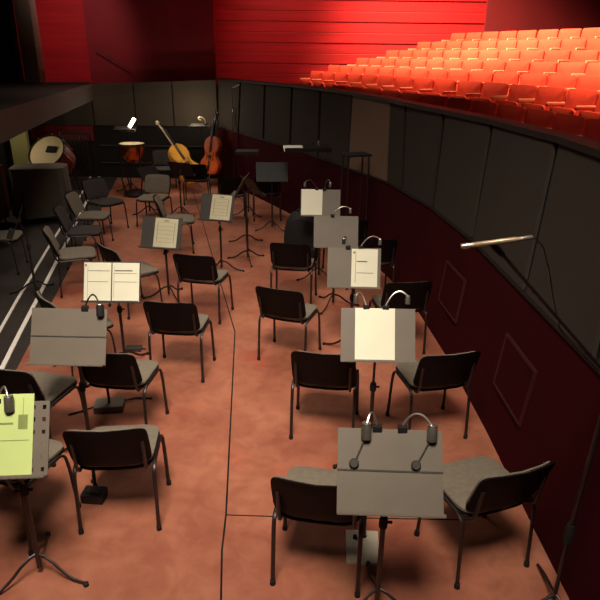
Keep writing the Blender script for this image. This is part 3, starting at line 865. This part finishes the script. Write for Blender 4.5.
# things under the stage at the far left
b = MB(); p0, p1 = lev(17, 189), lev(38, 187)
b.box(((p0.x+p1.x)/2, p0.y+.1, .91), (p1.x-p0.x, .1, 1.8)); struct(b.build('wall_under_stage', M['green_wall'], smooth=False))
b = MB(); b.box(((p0.x+p1.x)/2, p0.y+.04, .04), (p1.x-p0.x, .02, .08)); struct(b.build('baseboard_under_stage', M['cream'], smooth=False))
tag(curtain('masking_curtain', -9.0, lev(13, 205).x, lev(13, 205).y, .0, 1.8, M['curtain']), 'black curtain hanging under the stage at the far left', 'curtain')
b = MB(); b.box((-8.99, 7, 1), (.05, 15, 2)); struct(b.build('wall_store', M['black_wall'], smooth=False))
q = lev(3, 222)
t = thing('wooden_cabinet', 'brown wooden cabinet cut by the left picture edge under the stage', 'cabinet', (q.x-.62, q.y+.75, 0), R(10))
b = MB(); b.box((0, 0, .42), (.7, .4, .84), bev=.01); b.build('body', M['cabinet'], t)
for s in (-1, 1):
    b = MB(); b.box((s*.17, -.208, .42), (.32, .018, .76), bev=.004); d = b.build('door', M['cabinet'], t)
    b = MB(); b.lathe([(0, 0), (.012, 0), (.015, .02), (0, .025)], (s*.03, -.217, .45), Matrix.Rotation(PI/2, 3, 'X'), 10); b.build('knob', M['silver'], d)

# clutter on the floor and stands
t = thing('instrument_case', 'soft black case standing behind the empty stand in the right file', 'case', (.02, 8.1, 0), R(-8))
b = MB(); b.pad(.5, .78, .26, lambda x, z, o: Vector((x*(1-.25*max(0, z)), o, .40+z)), p=3.2, n=36, rings=5, puff=.04); b.build('body', M['case'], t)
b = MB(); b.tube(arc((-.08, 0, .79), (0, 0, .87), (.08, 0, .79), 8), .012, 8); b.build('handle', M['rubber'], t)
b = MB(); b.tube([(-.2, -.15, .3), (.0, -.19, .31), (.2, -.15, .3)], .006, 6); b.build('zip', M['desk_dark'], t)

q = lev(110, 408)
t = thing('floor_box', 'flat grey cable box on the floor under a chair at the left', 'box', (q.x, q.y, 0), R(8))
b = MB(); b.box((0, 0, .03), (.24, .16, .06), bev=.01); b.build('body', M['desk'], t, smooth=False)
b = MB(); b.tube([(.1, .05, .03), (.2, .12, .012), (.34, .1, .01)], .008, 6); b.tube([(-.1, .0, .03), (-.22, -.04, .012), (-.32, -.08, .01)], .008, 6); b.build('cable', M['rubber'], t)
q = lev(128, 350)
t = thing('floor_box', 'small dark box on the floor below the two open white pages', 'box', (q.x+.06, q.y, 0), R(2))
b = MB(); b.box((0, 0, .02), (.16, .09, .04), bev=.008); b.build('body', M['desk_dark'], t, smooth=False)
b = MB(); b.tube([(.07, 0, .02), (.12, 0, .012)], .008, 6); b.build('cable', M['rubber'], t)
q = lev(90, 497)
t = thing('floor_box', 'dark flat box on the floor under the left foreground chair', 'box', (q.x+.04, q.y-.02, 0), R(-4))
b = MB(); b.box((0, 0, .035), (.15, .11, .07), bev=.01); b.build('body', M['desk_black'], t, smooth=False)
b = MB(); b.box((0, .0, .075), (.09, .06, .012), bev=.004); b.build('top_plate', M['desk_dark'], t, smooth=False)
q = lev(362, 545)
t = thing('floor_plate', 'cream floor plate with a black knob between the legs below the nearest stand', 'plate', (q.x, q.y-.03, 0), R(-3))
b = MB(); b.box((0, 0, .012), (.2, .26, .024), bev=.005); b.build('plate', M['cream'], t, smooth=False)
b = MB(); b.lathe([(0, 0), (.014, 0), (.012, .02), (0, .022)], (-.045, .06, .024), n=12); b.build('knob', M['rubber'], t)

# tall narrow table by the wall
c = at(356, 154.5, 8.35)
t = thing('tall_table', 'tall thin-legged black side table in front of the lighter wall panel', 'table', (c.x, c.y, 0), R(20))
b = MB(); b.box((0, 0, c.z), (.36, .26, .03), bev=.006); b.build('tabletop', M['black_wall'], t, smooth=False)
for s in (-1, 1):
    for f in (-1, 1):
        b = MB(); b.tube([(s*.15, f*.1, c.z-.01), (s*.16, f*.11, 0)], .012, 8); b.build('leg', M['black_metal'], t)
b = MB()
for f in (-1, 1): b.tube([(-.156, f*.106, .4), (.156, f*.106, .4)], .008, 6)
b.build('stretcher', M['black_metal'], t)

# ------------------------------------------------------------------ microphones
base = at(566, 552, 2.75)
base = Vector((1.405, 2.42, 0))
m0 = at(461, 246.5, 2.25); m1 = at(526, 238, 2.20)
mc = m0.lerp(m1, .52)
t = thing('microphone', 'champagne pencil microphone on the boom at the right', 'microphone', mc)
ax = (m1-m0); L_ = ax.length; q = ax.normalized().to_track_quat('Z', 'Y').to_matrix()
b = MB(); b.lathe([(0, 0), (.009, 0), (.0105, .004), (.0105, .05), (.0095, .052), (.0105, .054), (.0105, L_*.85), (.008, L_*.87), (.008, L_), (0, L_)], m0-mc, q, 16); b.build('body', M['mic'], t)
b = MB(); b.lathe([(.0108, .006), (.0112, .01), (.0112, .03), (.0108, .034)], m0-mc, q, 16); b.build('grille', M['silver'], t)
b = MB(); b.lathe([(0, 0), (.009, 0), (.0095, .03), (.006, .035), (0, .04)], m1-mc-ax.normalized()*.01, q, 12); b.build('plug', M['lamp_grey'], t)
cab = [m1, at(536, 238.5, 2.22), at(543, 247, 2.25), at(549, 270, 2.3), at(553, 298, 2.36), at(560, 330, 2.42), at(580, 352, 2.5), at(606, 378, 2.6)]
pts = []
for i in range(len(cab)-1):
    pts += [cab[i].lerp(cab[i+1], k/3) for k in range(3)]
b = MB(); b.tube([p-mc for p in pts], .0032, 6); b.build('cable', M['black_metal'], t)
t = thing('boom_stand', 'black boom microphone stand against the maroon wall at the right edge', 'microphone stand', base)
j = at(612, 381, 2.42)
pole_top = Vector((base.x, base.y, 0))
# pole leans slightly to meet the boom clutch
b = MB(); b.tube([Vector((0, 0, .5)), Vector((j.x-base.x, j.y-base.y, j.z))], .0125, 10); b.build('upper_pole', M['black_metal'], t)
b = MB(); b.tube([Vector((0, 0, .06)), Vector((0, 0, .52))], .011, 10); b.build('pole', M['black_metal'], t)
b = MB(); b.lathe([(0, 0), (.02, 0), (.024, .03), (.024, .09), (.018, .12), (0, .12)], (0, 0, .45), n=14); b.build('clutch', M['rubber'], t)
bo0 = at(494, 245, 2.25)-base; bo1 = Vector(j)-base
b = MB(); b.tube([bo0, bo0.lerp(bo1, .5), bo1, bo1+(bo1-bo0)*.12], .0085, 10); b.build('boom', M['black_metal'], t)
b = MB(); b.box(bo1, (.05, .05, .05), bev=.01); b.build('boom_clamp', M['rubber'], t)
b = MB(); b.tube([bo0+Vector((-.012, 0, .012)), bo0+Vector((.0, 0, 0)), bo0.lerp(bo1, .06)], [.014, .016, .013], 10); b.build('mic_clip', M['rubber'], t)
for k in range(3):
    a = R(200)+k*2*PI/3; e = Vector((math.cos(a)*.11, math.sin(a)*.28, 0)) if k != 0 else Vector((-.25, -.1, 0))
    b = MB(); b.tube([(0, 0, .09), e*.5+Vector((0, 0, .06)), e+Vector((0, 0, .012))], .009, 8); b.build('leg', M['black_metal'], t)

top = at(236, 87, 12.2); bx = at(232, 95, 12.2).x
t = thing('microphone_stand', 'tall thin microphone stand before the far right panels', 'microphone stand', (bx, 12.2, 0))
b = MB(); b.tube([(0, 0, .02), (0, 0, 1.0)], .012, 8); b.build('pole', M['black_metal'], t)
b = MB(); b.tube([(0, 0, .98), (0, 0, top.z-.03), (top.x-bx-.04, 0, top.z-.02)], .008, 8); b.build('upper_pole', M['black_metal'], t)
for k in range(3):
    a = R(90)+k*2*PI/3
    b = MB(); b.tube([(0, 0, .08), (.28*math.cos(a), .28*math.sin(a), .012)], .009, 8); b.build('leg', M['black_metal'], t)
mc = Vector((top.x, 12.2, top.z))
o = MB(); o.tube([(-.065, 0, -.03), (.065, 0, .035)], .018, 10)
tag(o.build('microphone', M['mic']), 'small pale microphone on the tall thin stand at the far right', 'microphone').location = mc

# ------------------------------------------------------------------ light
def area(name, loc, target, size, energy, col, spread=180, sy=None):
    l = bpy.data.lights.new(name, 'AREA'); l.energy = energy; l.color = col
    l.shape = 'RECTANGLE'; l.size = size; l.size_y = sy or size; l.spread = R(spread)
    o = bpy.data.objects.new(name, l); COL.objects.link(o); o.location = loc
    o.rotation_euler = (Vector(target)-Vector(loc)).to_track_quat('-Z', 'Y').to_euler(); return o
def spot(name, loc, target, energy, col, ang, blend=.5, rad=.2):
    l = bpy.data.lights.new(name, 'SPOT'); l.energy = energy; l.color = col; l.spot_size = R(ang); l.spot_blend = blend; l.shadow_soft_size = rad
    o = bpy.data.objects.new(name, l); COL.objects.link(o); o.location = loc
    o.rotation_euler = (Vector(target)-Vector(loc)).to_track_quat('-Z', 'Y').to_euler(); return o
WARM = (1, .87, .72)
area('pit_front_light', (-.4, .3, 6.6), (-.7, 4.6, 0), 2.0, 112, WARM, 66)
area('pit_work_light', (-1.1, 6.8, 6.6), (-1.1, 6.8, 0), 1.4, 36, WARM, 70, 4)
area('pit_rear_light', (-2.4, 11.0, 6.2), (-2.6, 11.6, 0), 1.4, 26, WARM, 80, 2)
for s_ in (2.5, 6.0, 9.5, 13.0):                      # row of ceiling lamps above the auditorium
    p_, a_ = guide(s_); n_ = Vector((math.cos(a_), math.sin(a_)))
    q0, q1 = p_+n_*1.5, p_+n_*4.9
    spot('house_wash', (q0.x, q0.y, 9.5), (q1.x, q1.y, 2.5), 17500, (1, .90, .45), 62, 1, .4)
spot('wall_wash', (-.5, 13.5, 6.5), (.4, 17.5, 2.9), 360, (1, .7, .5), 70, .8)
spot('left_wall_wash', (-4.4, 12.4, 5.2), (-5.5, 15.5, 2.7), 190, (1, .75, .6), 60, .8)
def lamp_glow(name, loc, e):
    l = bpy.data.lights.new(name, 'POINT'); l.energy = e; l.color = (1, .84, .62); l.shadow_soft_size = .05
    o = bpy.data.objects.new(name, l); COL.objects.link(o); o.location = loc
spot('bass_fill_spot', (-2.9, 8.6, 5.5), (-2.45, 12.5, 1.0), 520, (1, .86, .62), 13, .6, .1)  # added spot that brightens the golden bass, no fixture there
lamp_glow('under_stage_glow', (-5.5, 10.4, 1.7), 16)
lamp_glow('under_stage_glow', (-6.1, 12.0, 1.5), 10)
lamp_glow('back_lamp_glow', on_desk('lampl', .14, .02, -.30), 9)
lamp_glow('curled_lamp_glow', on_desk('lampr', -.12, .02, -.28), 14)
w = bpy.data.worlds.new('world'); S.world = w; w.use_nodes = True
w.node_tree.nodes['Background'].inputs[0].default_value = (1, .8, .66, 1)
w.node_tree.nodes['Background'].inputs[1].default_value = .012
